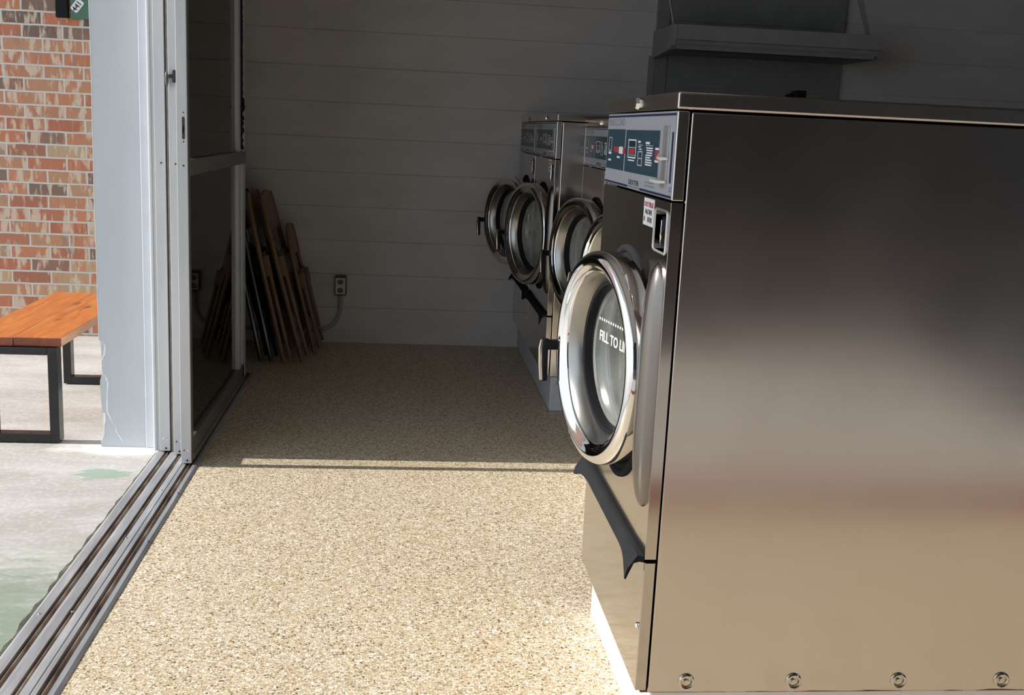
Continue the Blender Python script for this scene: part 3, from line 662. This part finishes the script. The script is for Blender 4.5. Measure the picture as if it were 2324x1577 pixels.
    obj('splash_lip', bm, 'rubber', e_, smooth='auto')
    # door, modelled closed with its origin on the hinge line
    rho, zc = .24, .0
    k = R_/.2116
    bm = BM(); lathe(bm, [(a_*k, b_) for a_, b_ in [(.208, .046), (.2116, .042), (.2116, .012), (.2105, .004), (.206, -.003), (.199, -.007), (.190, -.007), (.181, -.002), (.1755, .004), (.172, .004), (.170, .009), (.168, .046)]], rho, zc, 120, close=True)
    d_ = obj('door', bm, 'chrome', e_, smooth=True); d_['label'] = 'round chrome porthole door, ajar'
    bm = BM(); lathe(bm, [(a_*k, b_) for a_, b_ in [(.170, .010), (.166, .014), (.152, .032), (.150, .046), (.168, .05)]], rho, zc, 96); obj('inner_ring', bm, 'steel_dull', d_, smooth='auto')
    bm = BM(); lathe(bm, [(a_*k, b_) for a_, b_ in [(.151, .036), (.146, .038), (.141, .050), (.141, .072), (.155, .075), (.160, .048)]], rho, zc, 96); obj('door_gasket', bm, 'black', d_, smooth='auto')
    bm = BM(); pb = [(.140, .055), (.136, .060), (.131, .085), (.127, .120), (.118, .150), (.096, .168), (.055, .178), (0, .181)]
    pi_ = [(.133, .058), (.127, .083), (.122, .117), (.112, .145), (.091, .161), (.052, .171), (0, .174)]
    rg = [(a_*k, b_) for a_, b_ in pb]; ri2 = [(a_*k, b_) for a_, b_ in pi_]
    lathe(bm, rg+ri2[::-1]+[rg[0]], rho, zc, 96) if False else None
    lathe(bm, rg, rho, zc, 96); lathe(bm, ri2, rho, zc, 96); lathe(bm, [rg[0], ri2[0]], rho, zc, 96); bmesh.ops.remove_doubles(bm, verts=bm.verts[:], dist=1e-5); bmesh.ops.recalc_face_normals(bm, faces=bm.faces[:])
    gb = obj('glass_bowl', bm, 'bowl', d_, smooth='auto')
    XT = .052
    bm = BM(); lathe(bm, [(.1405*k, XT), (.1405*k, XT+.003), (0, XT+.003)], rho, zc, 64); lathe(bm, [(.1405*k, XT), (0, XT)], rho, zc, 64)
    bmesh.ops.remove_doubles(bm, verts=bm.verts[:], dist=1e-5); pn_ = obj('glass_shield', bm, 'glass', d_, smooth='auto')
    if printed: text('printed_word', 'FILL TO LINE', .030, 'print_white', pn_, (XT-.0004, rho+.012, zc+.018), ((0, -1, 0), (0, 0, 1), (-1, 0, 0)), sx=1.0, ext=.0002, align='CENTER', bold=.0004)
    bm = BM()
    for i in range(17 if printed else 0):
        y = rho+.100-i*.0125
        bmesh.ops.create_cone(bm, cap_ends=True, segments=10, radius1=.0030, radius2=.0030, depth=.0006, matrix=Matrix.Translation((XT-.0005, y, zc+.062)) @ Matrix.Rotation(PI/2, 4, 'Y'))
    if printed: obj('fill_line', bm, 'print_white', pn_)
    # handle
    bm = BM(); y = rho+.201*k
    box(bm, -.036, .006, y-.010, y+.008, -.024, -.003); h_ = obj('handle', bm, 'black', d_, bevel=.003)
    bm = BM(); tube(bm, [(-.033, y-.001, .0), (-.034, y-.001, -.02), (-.033, y-.001, -.055), (-.031, y-.001, -.092)], [.008, .009, .0085, .0075], 12); obj('lever', bm, 'black', h_, smooth='auto')
    bm = BM(); tube(bm, [(-.0400, y-.003, -.002), (-.0425, y-.003, -.02), (-.041, y-.003, -.055), (-.038, y-.003, -.090)], [.0035, .0048, .0048, .004], 8); obj('lever_trim', bm, 'steel_trim', h_, smooth='auto')
    return e_, d_
GR = 'front loading washing machines'
def place(w_, loc, th, hinge, label):
    e_, zoff = w_, 0
    e_.location = loc
    d_ = [c_ for c_ in e_.children if c_.name.split('.')[0] == 'door'][0]
    d_.location = hinge; d_.rotation_euler = (0, 0, math.radians(th))
    tag(e_, label, 'washing machine', GR)
near, _ = washer(.63, .2116)
place(near, (.45, 1.81, 0), 10.6, (-.027, .029, .727), 'large stainless steel washing machine closest to the viewer, its round door ajar')
far, _ = washer(.682, .2186, False)
cps = [dup(far) for _ in range(3)]
place(far, (.607, 4.42, 0), 17.5, (-.015, .010, .727), 'steel washing machine with a pale reflecting side panel, second from the back wall')
place(cps[0], (.607, 5.108, 0), 24, (-.015, -.01, .727), 'steel washing machine farthest away, standing in the corner against the grey back wall')
place(cps[1], (.725, 3.731, -.018), 17, (-.015, .07, .727), 'set back steel washing machine whose blue panel shows just left of the nearest machine')
place(cps[2], (.725, 3.043, -.018), 15, (-.015, .09, .727), 'steel washing machine mostly hidden behind the nearest one, only its door edge showing')

bm = BM(); x = .03
while x < .90:
    l = random.uniform(.03, .12); h = random.uniform(.0008, .0035)
    bm.faces.new([bm.verts.new(q) for q in ((x, -.0005, .1502), (x+l, -.0005, .1502), (x+l*.9, -.0005, .1502+h*.5), (x+l*.3, -.0005, .1502+h), (x, -.0005, .1502+h*.3))]); x += l*random.uniform(.7, 1.8)
sd_ = [c_ for c_ in near.children if c_.name.startswith('side_panel')][0]
obj('paint_splash', bm, 'red_paint', sd_)
# plinths
bm = BM(); box(bm, .486, 1.36, 1.83, 2.465, 0, .1455); pl = tag(obj('plinth', bm, 'white_paint', bevel=.004), 'glossy white base under the nearest washing machine', 'plinth')
bm = BM(); box(bm, .462, 1.362, 1.819, 2.44, .1455, .1495); obj('red_paint_line', bm, 'red_paint', pl)
bm = BM(); box(bm, .637, 1.50, 4.425, 5.795, 0, .149); pl = tag(obj('plinth', bm, 'plinth', bevel=.006), 'dull grey painted base under the two machines by the back wall', 'plinth')
bm = BM(); bmesh.ops.create_uvsphere(bm, u_segments=12, v_segments=8, radius=.008, matrix=Matrix.Translation((.66, 4.424, .125))); obj('bolt_head', bm, 'plinth', pl, smooth=True)
bm = BM(); box(bm, .755, 1.62, 3.05, 4.415, 0, .131); tag(obj('plinth', bm, 'plinth', bevel=.006), 'grey base under the two set back washing machines', 'plinth')
# valve on top of the set back machine
bm = BM(); box(bm, 1.47, 1.512, 4.10, 4.16, 1.219, 1.362); box(bm, 1.36, 1.44, 4.10, 4.16, 1.219, 1.335); tube(bm, [(1.44, 4.13, 1.335), (1.47, 4.13, 1.345)], .01, 8)
tag(obj('water_valve', bm, 'black', bevel=.004), 'black valve block peeking over the nearest machine', 'valve')

# ------------------------------------------------------------------ bench
be = empty('bench', (-1.34, 4.35, 0)); tag(be, 'low orange stained plank bench with black steel legs by the brick wall', 'bench')
for x0, x1, y0 in ((-1.511, -1.3465, 3.852), (-1.3435, -1.181, 3.858)):
    bm = BM(); box(bm, x0, x1, y0, 4.88, .344, .376); sp_ = P(obj('seat_plank', bm, 'pine', bevel=.003), be); sp_.data.materials.append(M['pine_edge']); sp_.data.materials.append(M['pine_side_lit'])
    for p_ in sp_.data.polygons:
        if abs(p_.normal.y) > .9: p_.material_index = 1
        if abs(p_.normal.x) > .9: p_.material_index = 2
for y in (3.842, 4.725):
    for x0, x1 in ((-1.443, -1.410), (-1.226, -1.193)):
        bm = BM(); box(bm, x0, x1, y, y+.05, 0, .342); P(obj('leg', bm, 'black_metal', bevel=.002), be)
    bm = BM(); box(bm, -1.410, -1.226, y, y+.05, 0, .030); P(obj('foot_bar', bm, 'black_metal', bevel=.002), be)
    bm = BM(); box(bm, -1.410, -1.226, y, y+.05, .316, .342); P(obj('top_bar', bm, 'black_metal', bevel=.002), be)

# ------------------------------------------------------------------ folded chairs
def chair(L, wd_, mat, seatmat, r):
    """folded chair lying in the y-z plane (z up its length), x is its thickness"""
    e_ = empty('folding_chair')
    for s_ in (0, 1):
        y = s_*wd_
        bm = BM()
        yt = y+(.035 if s_ == 0 else -.035)
        tube(bm, [(0, y, 0), (0, y, L*.55), (.002, y*.98+.004, L*.80), (.004, (y+yt)/2, L*.93), (.006, yt, L*.975)], [r, r*1.05, r*1.15, r*1.1, r*.9], 8, rz=1.0); obj('back_leg', bm, mat, e_, smooth='auto')
        bm = BM(); yi = y+(.03 if s_ == 0 else -.03)
        tube(bm, [(.028, yi, .015), (.026, yi, L*.30), (.024, yi, L*.58)], [r*.8, r*.95, r*.95], 8); fl = obj('front_leg', bm, mat, e_, smooth='auto')
        bm = BM(); box(bm, .004, .038, yi-.006+(-.008 if s_ == 0 else .008), yi+.006+(-.008 if s_ == 0 else .008), L*.50, L*.62); obj('hinge_bracket', bm, mat, fl, bevel=.003)
    bm = BM(); pts = []
    for k in range(13):
        t = k/12; pts.append((.012+(wd_-.024)*t, L*(.925+.075*math.sin(PI*t)**.6)))
    pts += [(wd_-.02, L*.76), (.02, L*.76)]
    prism(bm, [(y, z) for y, z in pts], 0, -.006, .010); obj('backrest', bm, mat, e_, bevel=.004)
    bm = BM(); pts = [(.035, L*.64), (wd_-.035, L*.64), (wd_-.03, L*.30), (wd_-.06, L*.26), (.06, L*.26), (.03, L*.30)]
    prism(bm, pts, 0, .008, .024); obj('seat', bm, seatmat, e_, bevel=.004)
    bm = BM(); tube(bm, [(.026, .03, L*.14), (.026, wd_-.03, L*.14)], r*.6, 8); obj('stretcher', bm, mat, e_, smooth='auto')
    return e_
def lean(e_, foot, top, label, yaw_=0):
    dx, dz = top-foot[0], .8
    e_.location = (foot[0], foot[1], .009); e_.rotation_euler = (0, math.atan2(dx, dz), math.radians(yaw_)); tag(e_, label, 'chair', 'folded chairs in the corner')
ch = chair(.84, .38, 'chair_wood', 'chair_seat', .0115); c2 = dup(ch)
lean(ch, (-.475, 5.26), -.682, 'front wooden folding chair of the stack, tallest rounded back, leaning in the corner')
lean(c2, (-.560, 5.23), -.740, 'wooden folding chair leaning just left of the front one, darker seat')
c3 = chair(.66, .27, 'chair_wood', 'chair_seat', .010)
lean(c3, (-.432, 5.46), -.622, 'shorter wooden folding chair behind the front one, nearest the outlet')
b1 = chair(.84, .38, 'black_metal', 'black', .010); b2 = dup(b1)
lean(b1, (-.622, 5.24), -.792, 'black folding chair next to the wooden ones')
lean(b2, (-.672, 5.25), -.838, 'black folding chair innermost of the stack by the glass door')
